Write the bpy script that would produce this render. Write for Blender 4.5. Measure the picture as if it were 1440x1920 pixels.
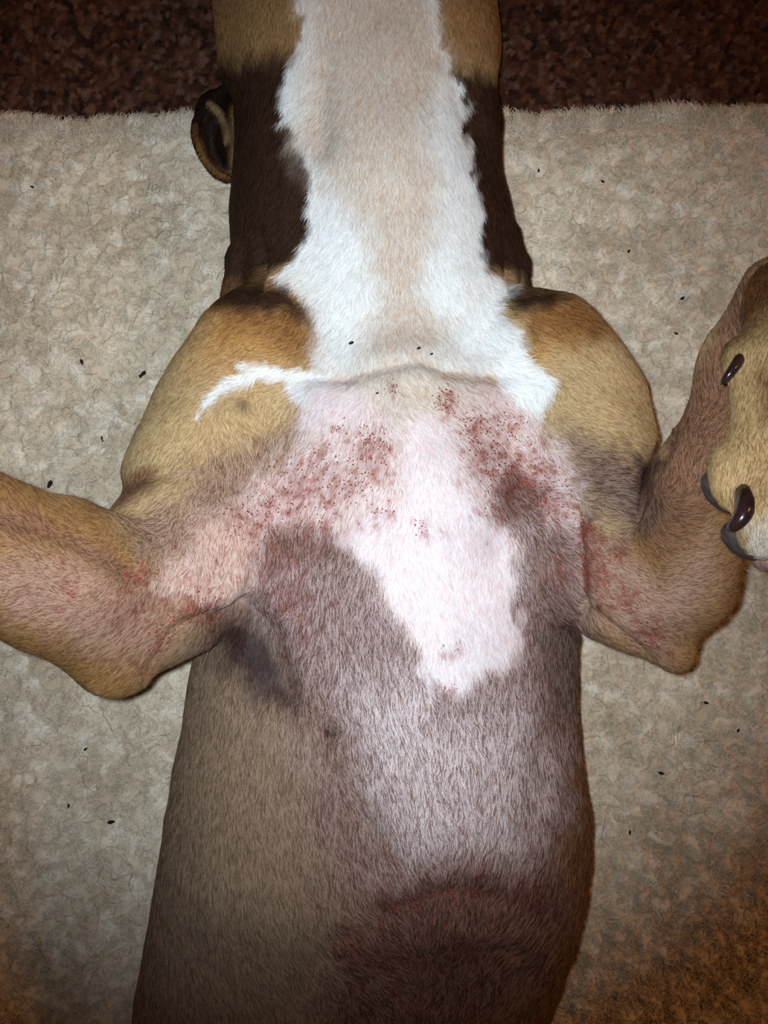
import bpy, math
import numpy as np
from mathutils import Vector, Matrix

for o in list(bpy.data.objects):
    bpy.data.objects.remove(o, do_unlink=True)
scene = bpy.context.scene
COL = scene.collection
rng = np.random.default_rng(7)

# ------------------------------------------------------------------ camera
FPX = 1884.0
TILT = math.radians(5.0)
CAM = np.array([0.0, -0.074, 0.85])
cam_d = bpy.data.cameras.new('camera')
cam_d.sensor_fit = 'VERTICAL'
cam_d.sensor_height = 36.0
cam_d.lens = 36.0 * FPX / 1920.0
cam_d.clip_start = 0.02
cam = bpy.data.objects.new('camera', cam_d)
cam.location = CAM
cam.rotation_euler = (TILT, 0, 0)
COL.objects.link(cam)
scene.camera = cam

# ------------------------------------------------------------------ light
world = bpy.data.worlds.new('world')
scene.world = world
world.use_nodes = True
bg = world.node_tree.nodes['Background']
bg.inputs[0].default_value = (1.0, 0.52, 0.24, 1)      # dim warm room light
bg.inputs[1].default_value = 0.085

fl = bpy.data.lights.new('phone_flash', 'SPOT')         # LED flash next to the lens
fl.energy = 29.0
fl.color = (0.84, 0.96, 1.05)
fl.spot_size = math.radians(69.5)
fl.spot_blend = 1.0
fl.shadow_soft_size = 0.006
flo = bpy.data.objects.new('phone_flash', fl)
flo.location = (-0.012, -0.068, 0.855)      # a centimetre from the lens
_d = Vector((-0.042, 0.044, 0.12)) - Vector(flo.location)
flo.rotation_euler = _d.to_track_quat('-Z', 'Y').to_euler()
COL.objects.link(flo)

rl = bpy.data.lights.new('room_lamp', 'POINT')          # warm lamp elsewhere in the room
rl.energy = 34.0
rl.color = (1.0, 0.42, 0.13)
rl.shadow_soft_size = 0.18
rlo = bpy.data.objects.new('room_lamp', rl)
rlo.location = (1.45, 0.70, 1.85)
COL.objects.link(rlo)

vs = scene.view_settings
vs.view_transform = 'Standard'
vs.look = 'None'
vs.gamma = 1.0
vs.use_curve_mapping = False
vs.exposure = 0.0

# ------------------------------------------------------------------ pixel <-> place
ct, st = math.cos(TILT), math.sin(TILT)
RIGHT = np.array([1.0, 0, 0]); UP = np.array([0, ct, st]); FWD = np.array([0, st, -ct])

def at(px, py, z):
    d = RIGHT * ((px - 720) / FPX) + UP * ((960 - py) / FPX) + FWD
    t = (z - CAM[2]) / d[2]
    return CAM + d * t

def depth(p):
    return float(np.dot(np.asarray(p) - CAM, FWD))

def to_px(P):
    Q = P - CAM
    dz = Q @ FWD
    return 720 + FPX * (Q @ RIGHT) / dz, 960 - FPX * (Q @ UP) / dz

def S(px, py, z, rpx):
    p = at(px, py, z)
    return p, rpx * depth(p) / FPX

# ------------------------------------------------------------------ noise
def _hash(ix, iy, iz, seed):
    h = (ix.astype(np.int64) * 374761393 + iy.astype(np.int64) * 668265263
         + iz.astype(np.int64) * 2147483647 + seed * 974711) & 0xffffffff
    h = ((h ^ (h >> 13)) * 1274126177) & 0xffffffff
    h = h ^ (h >> 16)
    return (h & 0xffffff).astype(np.float64) / 0xffffff

def vnoise(x, y, z=None, seed=0):
    if z is None:
        z = np.zeros_like(x)
    ix, iy, iz = np.floor(x), np.floor(y), np.floor(z)
    fx, fy, fz = x - ix, y - iy, z - iz
    fx = fx * fx * (3 - 2 * fx); fy = fy * fy * (3 - 2 * fy); fz = fz * fz * (3 - 2 * fz)
    r = 0
    for dx in (0, 1):
        for dy in (0, 1):
            for dz in (0, 1):
                w = (fx if dx else 1 - fx) * (fy if dy else 1 - fy) * (fz if dz else 1 - fz)
                r = r + w * _hash(ix + dx, iy + dy, iz + dz, seed)
    return r * 2 - 1

def fbm(x, y, octs=3, seed=0):
    r = 0; a = 1; s = 0
    for i in range(octs):
        r = r + a * vnoise(x * 2 ** i, y * 2 ** i, seed=seed + i * 17); s += a; a *= .5
    return r / s

def lin(c):
    c = np.asarray(c, float) / 255.0
    return np.where(c <= 0.04045, c / 12.92, ((c + 0.055) / 1.055) ** 2.4)

def sstep(a, b, x):
    t = np.clip((x - a) / (b - a), 0, 1)
    return t * t * (3 - 2 * t)

# ------------------------------------------------------------------ materials
def new_mat(name):
    m = bpy.data.materials.new(name); m.use_nodes = True
    nt = m.node_tree
    return m, nt, nt.nodes['Principled BSDF']

def attr_mat(name, attr='col', rough=0.6, spec=0.3, bump=None, sheen=0.0, sss=0.0):
    m, nt, b = new_mat(name)
    a = nt.nodes.new('ShaderNodeAttribute'); a.attribute_name = attr
    nt.links.new(a.outputs['Color'], b.inputs['Base Color'])
    b.inputs['Roughness'].default_value = rough
    b.inputs['Specular IOR Level'].default_value = spec
    b.inputs['Sheen Weight'].default_value = sheen
    if bump:
        sc, stg, dist = bump
        tc = nt.nodes.new('ShaderNodeTexCoord')
        n = nt.nodes.new('ShaderNodeTexNoise'); n.inputs['Scale'].default_value = sc
        n.inputs['Detail'].default_value = 4
        bp = nt.nodes.new('ShaderNodeBump'); bp.inputs['Strength'].default_value = stg
        bp.inputs['Distance'].default_value = dist
        nt.links.new(tc.outputs['Object'], n.inputs['Vector'])
        nt.links.new(n.outputs['Fac'], bp.inputs['Height'])
        nt.links.new(bp.outputs['Normal'], b.inputs['Normal'])
    return m

def noise_mat(name, c1, c2, scale, rough=0.6, spec=0.4, bump=(200, .3, .001)):
    m, nt, b = new_mat(name)
    tc = nt.nodes.new('ShaderNodeTexCoord')
    n = nt.nodes.new('ShaderNodeTexNoise'); n.inputs['Scale'].default_value = scale
    n.inputs['Detail'].default_value = 5
    r = nt.nodes.new('ShaderNodeValToRGB')
    r.color_ramp.elements[0].position = .35; r.color_ramp.elements[1].position = .65
    r.color_ramp.elements[0].color = (*lin(c1), 1); r.color_ramp.elements[1].color = (*lin(c2), 1)
    nt.links.new(tc.outputs['Object'], n.inputs['Vector'])
    nt.links.new(n.outputs['Fac'], r.inputs['Fac'])
    nt.links.new(r.outputs['Color'], b.inputs['Base Color'])
    b.inputs['Roughness'].default_value = rough
    b.inputs['Specular IOR Level'].default_value = spec
    n2 = nt.nodes.new('ShaderNodeTexNoise'); n2.inputs['Scale'].default_value = bump[0]
    bp = nt.nodes.new('ShaderNodeBump'); bp.inputs['Strength'].default_value = bump[1]
    bp.inputs['Distance'].default_value = bump[2]
    nt.links.new(tc.outputs['Object'], n2.inputs['Vector'])
    nt.links.new(n2.outputs['Fac'], bp.inputs['Height'])
    nt.links.new(bp.outputs['Normal'], b.inputs['Normal'])
    return m

M_skin = attr_mat('coat_skin', rough=.7, spec=.06, bump=(700, .5, .0012))
M_fur = attr_mat('short_fur', rough=.5, spec=.10)
def follow_skin(m, own=.28):                              # short lying hair is lit like the skin under it
    nt = m.node_tree; b = nt.nodes['Principled BSDF']
    a = nt.nodes.new('ShaderNodeAttribute'); a.attribute_name = 'nrm'
    g = nt.nodes.new('ShaderNodeNewGeometry')
    k = nt.nodes.new('ShaderNodeVectorMath'); k.operation = 'SCALE'; k.inputs['Scale'].default_value = own
    ad = nt.nodes.new('ShaderNodeVectorMath'); ad.operation = 'ADD'
    no = nt.nodes.new('ShaderNodeVectorMath'); no.operation = 'NORMALIZE'
    nt.links.new(g.outputs['Normal'], k.inputs[0]); nt.links.new(k.outputs[0], ad.inputs[0])
    nt.links.new(a.outputs['Vector'], ad.inputs[1]); nt.links.new(ad.outputs[0], no.inputs[0])
    nt.links.new(no.outputs[0], b.inputs['Normal'])
follow_skin(M_fur)
M_shed = attr_mat('shed_hair', rough=.5, spec=.25)
M_pile = attr_mat('fleece_fibre', rough=.8, spec=.15)
M_fleece = attr_mat('fleece_base', rough=.95, spec=.05)
M_carpet = attr_mat('carpet_base', rough=.95, spec=.05)
M_claw = noise_mat('black_claw', (16, 9, 10), (42, 24, 24), 120, rough=.22, spec=.6, bump=(300, .15, .0006))
M_pad = noise_mat('grey_paw_pad', (46, 38, 36), (72, 60, 56), 200, rough=.7, spec=.3, bump=(900, .6, .001))
M_lint = noise_mat('dark_lint', (22, 18, 16), (48, 40, 34), 300, rough=.9, spec=.1)

# ------------------------------------------------------------------ object helpers
def mesh_obj(name, V, F, mat, parent=None, col=None, smooth=True, kind=None):
    me = bpy.data.meshes.new(name)
    F = np.asarray(F, np.int32); n = F.shape[1]
    me.vertices.add(len(V)); me.vertices.foreach_set('co', np.asarray(V, np.float32).ravel())
    me.loops.add(F.size); me.loops.foreach_set('vertex_index', F.ravel())
    me.polygons.add(len(F))
    me.polygons.foreach_set('loop_start', np.arange(0, F.size, n, dtype=np.int32))
    me.update(calc_edges=True); me.validate()
    if smooth:
        me.polygons.foreach_set('use_smooth', np.ones(len(me.polygons), bool))
    if col is not None:
        a = me.attributes.new('col', 'FLOAT_COLOR', 'POINT')
        a.data.foreach_set('color', np.c_[col, np.ones(len(col))].astype(np.float32).ravel())
    me.materials.append(mat)
    o = bpy.data.objects.new(name, me); COL.objects.link(o)
    if parent: o.parent = parent
    if kind: o['kind'] = kind
    return o

def curves_obj(name, P, rad, col, mat, parent=None, kind='stuff', nrm=None):
    """P (n,k,3) strands, rad (n,k), col (n,3)"""
    n, k, _ = P.shape
    cu = bpy.data.hair_curves.new(name)
    cu.add_curves([k] * n)
    cu.position_data.foreach_set('vector', P.astype(np.float32).ravel())
    a = cu.attributes.new('radius', 'FLOAT', 'POINT') if 'radius' not in cu.attributes else cu.attributes['radius']
    a.data.foreach_set('value', rad.astype(np.float32).ravel())
    a = cu.attributes.new('col', 'FLOAT_COLOR', 'CURVE')
    a.data.foreach_set('color', np.c_[col, np.ones(n)].astype(np.float32).ravel())
    if nrm is not None:
        a = cu.attributes.new('nrm', 'FLOAT_VECTOR', 'CURVE')
        a.data.foreach_set('vector', nrm.astype(np.float32).ravel())
    cu.materials.append(mat)
    o = bpy.data.objects.new(name, cu); COL.objects.link(o)
    if parent: o.parent = parent
    o['kind'] = kind
    return o

def tag(o, label, cat=None, group=None, kind=None):
    o['label'] = label
    if cat: o['category'] = cat
    if group: o['group'] = group
    if kind: o['kind'] = kind
    return o

# ------------------------------------------------------------------ signed-distance modelling
class Field:
    def __init__(s, lo, hi, vox):
        s.lo = np.array(lo, float); s.v = vox
        s.n = np.ceil((np.array(hi) - s.lo) / vox).astype(int) + 1
        s.f = np.full(s.n, 0.2, np.float32)
    def _box(s, lo, hi):
        a = np.clip(np.floor((lo - s.lo) / s.v).astype(int), 0, s.n)
        b = np.clip(np.ceil((hi - s.lo) / s.v).astype(int) + 1, 0, s.n)
        sl = tuple(slice(i, j) for i, j in zip(a, b))
        ax = [(np.arange(i, j) * s.v + o).astype(np.float32) for i, j, o in zip(a, b, s.lo)]
        return sl, ax
    def _blend(s, sl, d, k, op):
        f = s.f[sl]
        if op == 'add':
            h = np.clip(.5 + .5 * (f - d) / k, 0, 1)
            s.f[sl] = f * (1 - h) + d * h - k * h * (1 - h)
        else:
            h = np.clip(.5 - .5 * (f + d) / k, 0, 1)
            s.f[sl] = f * (1 - h) - d * h + k * h * (1 - h)
    def cone(s, a, ra, b, rb, k=.02, flat=None, op='add'):
        m = max(ra, rb) * 1.2 + k + 2 * s.v
        sl, (X, Y, Z) = s._box(np.minimum(a, b) - m, np.maximum(a, b) + m)
        if 0 in [len(X), len(Y), len(Z)]: return
        X = X[:, None, None]; Y = Y[None, :, None]; Z = Z[None, None, :]
        ba = np.asarray(b) - np.asarray(a); L = max(float(ba @ ba), 1e-12)
        px, py, pz = X - a[0], Y - a[1], Z - a[2]
        h = np.clip((px * ba[0] + py * ba[1] + pz * ba[2]) / L, 0, 1)
        qx, qy, qz = px - ba[0] * h, py - ba[1] * h, pz - ba[2] * h
        if flat is not None:
            nv, sc = flat; nv = np.asarray(nv, float); nv /= np.linalg.norm(nv)
            t = (qx * nv[0] + qy * nv[1] + qz * nv[2]) * (1 / sc - 1)
            qx, qy, qz = qx + nv[0] * t, qy + nv[1] * t, qz + nv[2] * t
        d = np.sqrt(qx * qx + qy * qy + qz * qz) - (ra + (rb - ra) * h)
        s._blend(sl, d.astype(np.float32), k, op)
    def chain(s, pts, k=.02, flat=None, op='add'):
        for (a, ra), (b, rb) in zip(pts[:-1], pts[1:]):
            s.cone(a, ra, b, rb, k, flat, op)
    def ell(s, c, r, R=None, k=.02, op='add'):
        r = np.asarray(r, float); m = max(r) + k + 2 * s.v
        sl, (X, Y, Z) = s._box(c - m, c + m)
        if 0 in [len(X), len(Y), len(Z)]: return
        px, py, pz = X[:, None, None] - c[0], Y[None, :, None] - c[1], Z[None, None, :] - c[2]
        if R is not None:
            px, py, pz = [R[0][i] * px + R[1][i] * py + R[2][i] * pz for i in range(3)]
        k0 = np.sqrt((px / r[0]) ** 2 + (py / r[1]) ** 2 + (pz / r[2]) ** 2)
        k1 = np.sqrt((px / r[0] ** 2) ** 2 + (py / r[1] ** 2) ** 2 + (pz / r[2] ** 2) ** 2)
        d = k0 * (k0 - 1) / np.maximum(k1, 1e-9)
        s._blend(sl, d.astype(np.float32), k, op)
    def loft(s, st, k=.02):
        """stations along y: (y, cx, half width, cz, up, down, exponent)"""
        st = np.array(sorted(st.tolist()))
        sl, (X, Y, Z) = s._box(np.array([-.4, st[0, 0] - .0, -.05]), np.array([.4, st[-1, 0], .4]))
        I = [np.interp(Y, st[:, 0], st[:, i]) for i in range(st.shape[1])]
        ker = np.exp(-(np.arange(-9, 10) / 5.) ** 2); ker /= ker.sum()
        I = [np.convolve(np.pad(v, 9, mode='edge'), ker, 'valid')[None, :, None] for v in I]
        dx = np.abs(X[:, None, None] - I[1]); dz = Z[None, None, :] - I[3]
        b = np.where(dz > 0, I[4], I[5]); n = I[6]
        q = ((dx / I[2]) ** n + (np.abs(dz) / b) ** n) ** (1 / n)
        gx = dx / I[2] ** 2; gz = np.abs(dz) / b ** 2
        g = np.sqrt(gx * gx + gz * gz) / np.maximum(q, 1e-4)
        d = (q - 1) / np.maximum(g, 4.0)
        s._blend(sl, d.astype(np.float32), k, 'add')
    def sample(s, P):
        q = (P - s.lo) / s.v
        i = np.clip(np.floor(q).astype(int), 0, s.n - 2); f = q - i
        r = 0
        for dx in (0, 1):
            for dy in (0, 1):
                for dz in (0, 1):
                    w = (f[:, 0] if dx else 1 - f[:, 0]) * (f[:, 1] if dy else 1 - f[:, 1]) * (f[:, 2] if dz else 1 - f[:, 2])
                    r = r + w * s.f[i[:, 0] + dx, i[:, 1] + dy, i[:, 2] + dz]
        return r
    def mesh(s):
        f = s.f; ins = f < 0; nx, ny, nz = f.shape
        c = np.zeros((nx - 1, ny - 1, nz - 1), np.int8)
        for dx in (0, 1):
            for dy in (0, 1):
                for dz in (0, 1):
                    c += ins[dx:nx - 1 + dx, dy:ny - 1 + dy, dz:nz - 1 + dz]
        I, J, K = np.nonzero((c > 0) & (c < 8))
        vid = np.full(c.shape, -1, np.int32); vid[I, J, K] = np.arange(len(I))
        acc = np.zeros((len(I), 3)); cnt = np.zeros(len(I))
        corners = [(a, b, d) for a in (0, 1) for b in (0, 1) for d in (0, 1)]
        val = {q: f[I + q[0], J + q[1], K + q[2]].astype(float) for q in corners}
        for q in corners:
            for ax in range(3):
                if q[ax] == 0:
                    r = list(q); r[ax] = 1; r = tuple(r)
                    a, b = val[q], val[r]; m = (a < 0) != (b < 0)
                    t = np.where(m, a / np.where(m, a - b, 1), 0)
                    p = np.tile(np.array(q, float), (len(I), 1)); p[:, ax] += t
                    acc[m] += p[m]; cnt[m] += 1
        V = s.lo + s.v * (np.c_[I, J, K] + acc / cnt[:, None])
        F = []
        for ax in range(3):
            u, w = (ax + 1) % 3, (ax + 2) % 3
            a = ins; sl0 = [slice(None)] * 3; sl1 = [slice(None)] * 3
            sl0[ax] = slice(0, -1); sl1[ax] = slice(1, None)
            A, B = a[tuple(sl0)], a[tuple(sl1)]
            idx = np.array(np.nonzero(A != B)).T
            ok = (idx[:, u] > 0) & (idx[:, w] > 0) & (idx[:, u] < f.shape[u] - 1) & (idx[:, w] < f.shape[w] - 1)
            idx = idx[ok]; flip = ~A[tuple(idx.T)]
            def g(du, dw):
                j = idx.copy(); j[:, u] -= du; j[:, w] -= dw
                return vid[tuple(j.T)]
            q = np.c_[g(1, 1), g(0, 1), g(0, 0), g(1, 0)]
            q[flip] = q[flip][:, ::-1]
            F.append(q)
        F = np.concatenate(F)
        return V, F[(F >= 0).all(1)]

def laplace(V, F, it=2, lam=.5):
    E = np.concatenate([F[:, [0, 1]], F[:, [1, 2]], F[:, [2, 3]], F[:, [3, 0]]])
    E = np.concatenate([E, E[:, ::-1]])
    deg = np.bincount(E[:, 0], minlength=len(V))[:, None]
    for _ in range(it):
        A = np.stack([np.bincount(E[:, 0], V[E[:, 1], i], len(V)) for i in range(3)], 1) / deg
        V = V + lam * (A - V)
    return V

def normals(V, F):
    n = np.cross(V[F[:, 2]] - V[F[:, 0]], V[F[:, 3]] - V[F[:, 1]])
    N = np.stack([sum(np.bincount(F[:, j], n[:, i], len(V)) for j in range(4)) for i in range(3)], 1)
    return N / np.maximum(np.linalg.norm(N, axis=1), 1e-12)[:, None]

def poly_sd(px, py, poly):
    """signed pixel distance (negative inside)"""
    P = np.array(poly, float); n = len(P)
    d = np.full(px.shape, 1e12); ins = np.zeros(px.shape, bool)
    for i in range(n):
        a, b = P[i], P[(i + 1) % n]; e = b - a
        wx, wy = px - a[0], py - a[1]
        t = np.clip((wx * e[0] + wy * e[1]) / (e @ e + 1e-9), 0, 1)
        d = np.minimum(d, (wx - e[0] * t) ** 2 + (wy - e[1] * t) ** 2)
        c = ((a[1] > py) != (b[1] > py))
        ins ^= c & (px < (b[0] - a[0]) * (py - a[1]) / (b[1] - a[1] + 1e-12) + a[0])
    d = np.sqrt(d)
    return np.where(ins, -d, d)

def line_d(px, py, pts):
    P = np.array(pts, float); d = np.full(px.shape, 1e12)
    for a, b in zip(P[:-1], P[1:]):
        e = b - a; wx, wy = px - a[0], py - a[1]
        t = np.clip((wx * e[0] + wy * e[1]) / (e @ e + 1e-9), 0, 1)
        d = np.minimum(d, (wx - e[0] * t) ** 2 + (wy - e[1] * t) ** 2)
    return np.sqrt(d)

# ================================================================== FLOOR AND BLANKET
BLK_TOP = 0.018
def edge_y(x):                                            # top edge of the blanket, slightly skewed and wavy
    a = at(0, 226, BLK_TOP); b = at(1440, 206, BLK_TOP)
    return a[1] + (b[1] - a[1]) * (x - a[0]) / (b[0] - a[0]) + .0022 * np.sin(x * 31) + .0014 * np.sin(x * 77 + 1)

def grid(x0, x1, y0, y1, nx, ny):
    xs = np.linspace(x0, x1, nx); ys = np.linspace(y0, y1, ny)
    X, Y = np.meshgrid(xs, ys)
    i = np.arange((nx - 1) * (ny - 1)); r = i // (nx - 1); c = i % (nx - 1)
    a = r * nx + c
    return X.ravel(), Y.ravel(), np.c_[a, a + 1, a + nx + 1, a + nx]

def cells(x, y, size, seed):
    """distance to nearest jittered cell point and its random id"""
    gx, gy = np.floor(x / size), np.floor(y / size)
    best = np.full(x.shape, 1e9); idr = np.zeros(x.shape)
    for dx in (-1, 0, 1):
        for dy in (-1, 0, 1):
            cx, cy = gx + dx, gy + dy; z = np.zeros_like(cx)
            jx = _hash(cx, cy, z, seed); jy = _hash(cx, cy, z, seed + 5)
            d = np.hypot(x / size - cx - jx, y / size - cy - jy)
            r = _hash(cx, cy, z, seed + 9); m = d < best
            best = np.where(m, d, best); idr = np.where(m, r, idr)
    return best, idr

# carpet: one broad floor, finely nubbed where the photo shows it
C1, C2, C3 = lin((84, 52, 37)), lin((38, 23, 17)), lin((106, 80, 66))
def carpet_col(x, y, idr):
    t = np.clip(idr, 0, 1)[:, None]
    c = C2 * (1 - t) + C1 * t
    m = ((idr * 7.3) % 1 > .78)[:, None]
    return np.where(m, c * .5 + C3 * .5, c)
X, Y, F = grid(-1.6, 1.6, -1.6, 1.6, 61, 61)
Z = np.full_like(X, -.006) + .0015 * fbm(X * 9, Y * 9, 2, 3)
V = np.c_[X, Y, Z]
floor = mesh_obj('floor', V, F, M_carpet, col=carpet_col(X, Y, _hash(np.floor(X * 50), np.floor(Y * 50), X * 0, 2)))
tag(floor, 'dark brown nubbly loop-pile carpet', kind='structure')
CB = (-.62, .62, .22, .80)
X, Y, F = grid(*CB, 700, 320)
d, idr = cells(X, Y, .0052, 21)
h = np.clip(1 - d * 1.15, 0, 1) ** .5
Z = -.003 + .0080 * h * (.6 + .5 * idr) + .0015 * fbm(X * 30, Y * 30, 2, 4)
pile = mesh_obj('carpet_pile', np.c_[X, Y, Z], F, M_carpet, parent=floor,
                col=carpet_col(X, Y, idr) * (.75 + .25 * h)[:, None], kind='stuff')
# loop fibres of the carpet
n = 90000
rx = rng.uniform(CB[0], CB[1], n); ry = rng.uniform(CB[2], CB[3], n)
d, idr = cells(rx, ry, .0052, 21)
ang = rng.uniform(0, 2 * np.pi, n); L = rng.uniform(.0012, .0028, n)
base = np.c_[rx, ry, -.0028 + .0080 * np.clip(1 - d * 1.15, 0, 1) ** .5 * (.6 + .5 * idr)]
dirv = np.c_[np.cos(ang), np.sin(ang), np.full(n, .25)]
P = np.stack([base + dirv * (L * t)[:, None] + np.c_[np.zeros(n), np.zeros(n), .0010 * np.sin(t * np.pi) * np.ones(n)]
              for t in (0, .33, .66, 1)], 1)
cc = carpet_col(rx, ry, idr) * rng.uniform(.7, 1.25, n)[:, None]
curves_obj('carpet_fibre', P, np.tile([.00035, .0004, .00035, .00025], (n, 1)), cc, M_pile, parent=floor)

# fleece blanket
FA, FB, FC = lin((208, 196, 176)), lin((176, 160, 138)), lin((230, 224, 210))
def fleece_col(x, y, idr):
    t = (.5 + .5 * fbm(x * 22, y * 22, 3, 40) + .5 * (idr - .5)).clip(0, 1)[:, None]
    c = FB * (1 - t) + FA * t
    m = ((idr * 9.7) % 1)[:, None]
    return np.where(m > .8, c * .6 + FC * .4, c)
BX0, BX1, BY0 = -.72, .72, -.95
u = np.concatenate([np.linspace(0, .21, 40, endpoint=False), np.linspace(.21, .79, 520, endpoint=False), np.linspace(.79, 1, 41)])
v = np.concatenate([np.linspace(0, .29, 50, endpoint=False), np.linspace(.29, 1, 560)])
nx, ny = len(u), len(v)
U, Vv = np.meshgrid(u, v)
X = (BX0 + (BX1 - BX0) * U).ravel()
Y = (BY0 + (edge_y(X) - BY0) * Vv.ravel())
_, _, F = grid(0, 1, 0, 1, nx, ny)
def fleece_h(x, y):
    wx = x + .0075 * fbm(x * 75, y * 75, 3, 61); wy = y + .0075 * fbm(x * 75, y * 75, 3, 71)
    d, idr = cells(wx, wy, .0098, 33)
    d2, _ = cells(wx, wy, .0042, 35)
    hh = .0075 * np.clip(1 - d * d * 1.35, 0, 1) * (.45 + .75 * idr) + .0036 * np.clip(1 - d2 * d2 * 1.4, 0, 1) + .003 * fbm(x * 14, y * 14, 2, 81) - .003
    fall = sstep(0, .034, edge_y(x) - y)
    return .004 + (BLK_TOP - .009) * fall ** .7 + hh * (.35 + .65 * fall), idr
Z, idr = fleece_h(X, Y)
top = np.c_[X, Y, Z]; ctop = fleece_col(X, Y, idr)
# underside + rim closes the blanket into a solid sheet
bx, by = X.copy(), Y.copy()
nT = len(top)
bot = np.c_[bx, by, np.full(nT, .0015)]
ring = np.concatenate([np.arange(nx), np.arange(1, ny) * nx + nx - 1,
                       (ny - 1) * nx + np.arange(nx - 2, -1, -1), np.arange(ny - 2, 0, -1) * nx])
R2 = np.roll(ring, -1)
side = np.c_[ring + nT, R2 + nT, R2, ring]
corner = np.array([[nT, nT + (ny - 1) * nx, nT + ny * nx - 1, nT + nx - 1]])
used = np.zeros(2 * nT, bool); used[:nT] = True; used[ring + nT] = True
mapi = np.cumsum(used) - 1
VV = np.concatenate([top, bot])[used]; FF = mapi[np.concatenate([F, side, corner])]
blanket = mesh_obj('fleece_blanket', VV, FF, M_fleece, col=np.concatenate([ctop, ctop])[used])
tag(blanket, 'cream sherpa fleece blanket with fluffy edge spread on brown carpet', 'blanket')

def fleece_fibres(n, x0, x1, y0, seed, edge_only=False):
    r = np.random.default_rng(seed)
    x = r.uniform(x0, x1, n)
    if edge_only:
        y = edge_y(x) - np.abs(r.normal(0, .006, n)) + .001
    else:
        y = y0 + (edge_y(x) - y0) * r.uniform(0, 1, n)
    z, idr = fleece_h(x, y)
    # curl around the tuft the strand belongs to
    a0 = idr * 40 + r.normal(0, .7, n)
    curl = r.normal(0, 1.6, n)
    L = r.uniform(.005, .011, n)
    ed = sstep(.02, 0, edge_y(x) - y)
    if edge_only: L *= 1.7
    P = np.zeros((n, 5, 3)); P[:, 0] = np.c_[x, y, z - .0012]
    dx, dy = np.cos(a0), np.sin(a0)
    gx = .35 * fbm(x * 40, y * 40, 2, 5); 
    dx = dx * (1 - ed) + ed * (.9 * (idr - .5) + .22 * r.normal(0, 1, n)); dy = dy * (1 - ed) + ed * 1.0
    up = np.full(n, .75) * (1 - .35 * ed)
    for i in range(1, 5):
        nrm = np.sqrt(dx * dx + dy * dy + up * up)
        P[:, i] = P[:, i - 1] + np.c_[dx, dy, up] * (L / 4 / nrm)[:, None]
        c, s_ = np.cos(curl * .45 * (1 - .7 * ed)), np.sin(curl * .45 * (1 - .7 * ed))
        dx, dy = dx * c - dy * s_, dx * s_ + dy * c
        up = up - .42
    col = fleece_col(x, y, idr) * r.uniform(.66, 1.28, n)[:, None]
    return P, col
Pa, ca = fleece_fibres(330000, -.42, .42, -.58, 3)
Pb, cb = fleece_fibres(14000, -.46, .46, 0, 4, True)
P = np.concatenate([Pa, Pb]); cc = np.concatenate([ca, cb])
curves_obj('fleece_pile', P, np.tile([.00024, .00027, .00025, .0002, .0001], (len(P), 1)), cc, M_pile, parent=blanket)

# ================================================================== DOG
dog = bpy.data.objects.new('dog', None); COL.objects.link(dog)
dog.location = (0, 0, BLK_TOP)
tag(dog, 'short-haired tan and white dog lying on its back with rashy pink chest, forelegs raised', 'dog')
DOGZ = np.array([0, 0, BLK_TOP])

B0 = .017                                                 # where the back rests in the fleece
STN = [  # py, left px, right px, silhouette z, top z, bottom z, exponent
 (-560, 640, 735, .085, .105, .065, 2.0), (-480, 585, 785, .085, .125, .050, 2.1),
 (-330, 540, 815, .085, .140, .040, 2.2), (-180, 490, 860, .085, .150, .028, 2.2), (-90, 440, 900, .085, .156, B0, 2.2),
 (0, 420, 915, .085, .162, B0, 2.2), (60, 417, 922, .085, .165, B0, 2.2), (130, 424, 917, .085, .166, B0, 2.2),
 (190, 440, 905, .085, .166, B0, 2.1), (260, 446, 915, .085, .168, B0, 2.1), (330, 440, 934, .085, .171, B0, 2.1),
 (400, 434, 955, .085, .174, B0, 2.1), (450, 436, 966, .085, .177, B0, 2.1), (520, 445, 976, .088, .181, B0, 2.1),
 (600, 455, 972, .095, .188, B0, 2.2), (680, 455, 995, .105, .198, B0, 2.2), (750, 440, 1035, .11, .212, B0, 2.1),
 (850, 425, 1052, .115, .226, B0, 2.15), (950, 412, 1063, .12, .236, B0, 2.15), (1100, 392, 1071, .12, .242, B0, 2.15),
 (1200, 374, 1073, .12, .243, B0, 2.15), (1300, 358, 1075, .12, .243, B0, 2.15), (1400, 340, 1085, .12, .242, B0, 2.15),
 (1560, 312, 1105, .12, .236, B0, 2.15), (1640, 298, 1103, .12, .230, B0, 2.15), (1700, 288, 1095, .12, .214, B0, 2.1),
 (1800, 270, 1065, .115, .190, B0, 2.2), (1920, 248, 1022, .105, .168, B0, 2.2), (2080, 262, 965, .10, .158, B0, 2.2),
 (2300, 320, 900, .10, .165, B0, 2.1), (2480, 400, 820, .09, .14, B0, 2.0), (2560, 500, 720, .08, .11, .03, 2.0)]
rows = []
for py, l, r, zc, zt, zb, e in STN:
    a, b = at(l, py, zc), at(r, py, zc)
    rows.append((a[1], (a[0] + b[0]) / 2, (b[0] - a[0]) / 2, zc, zt - zc, zc - zb, e))

VOX = .0024
fd = Field((-.42, -.80, .006), (.33, .66, .475), VOX)
fd.loft(np.array(rows))
# end caps
for i in (0, -1):
    y, cx, w, zc, u_, d_, e = rows[i]
    fd.ell(np.array([cx, y, zc]), (w, .02, u_), k=.01)
# front of the chest overhanging the neck, sternum ridge
c, r = S(748, 815, .150, 255)
fd.ell(c, (r, S(0, 0, .15, 135)[1], .068), k=.018)
fd.chain([S(755, 760, .185, 60), S(800, 950, .200, 85), S(830, 1250, .203, 95), S(840, 1500, .190, 110)], k=.05)
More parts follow.
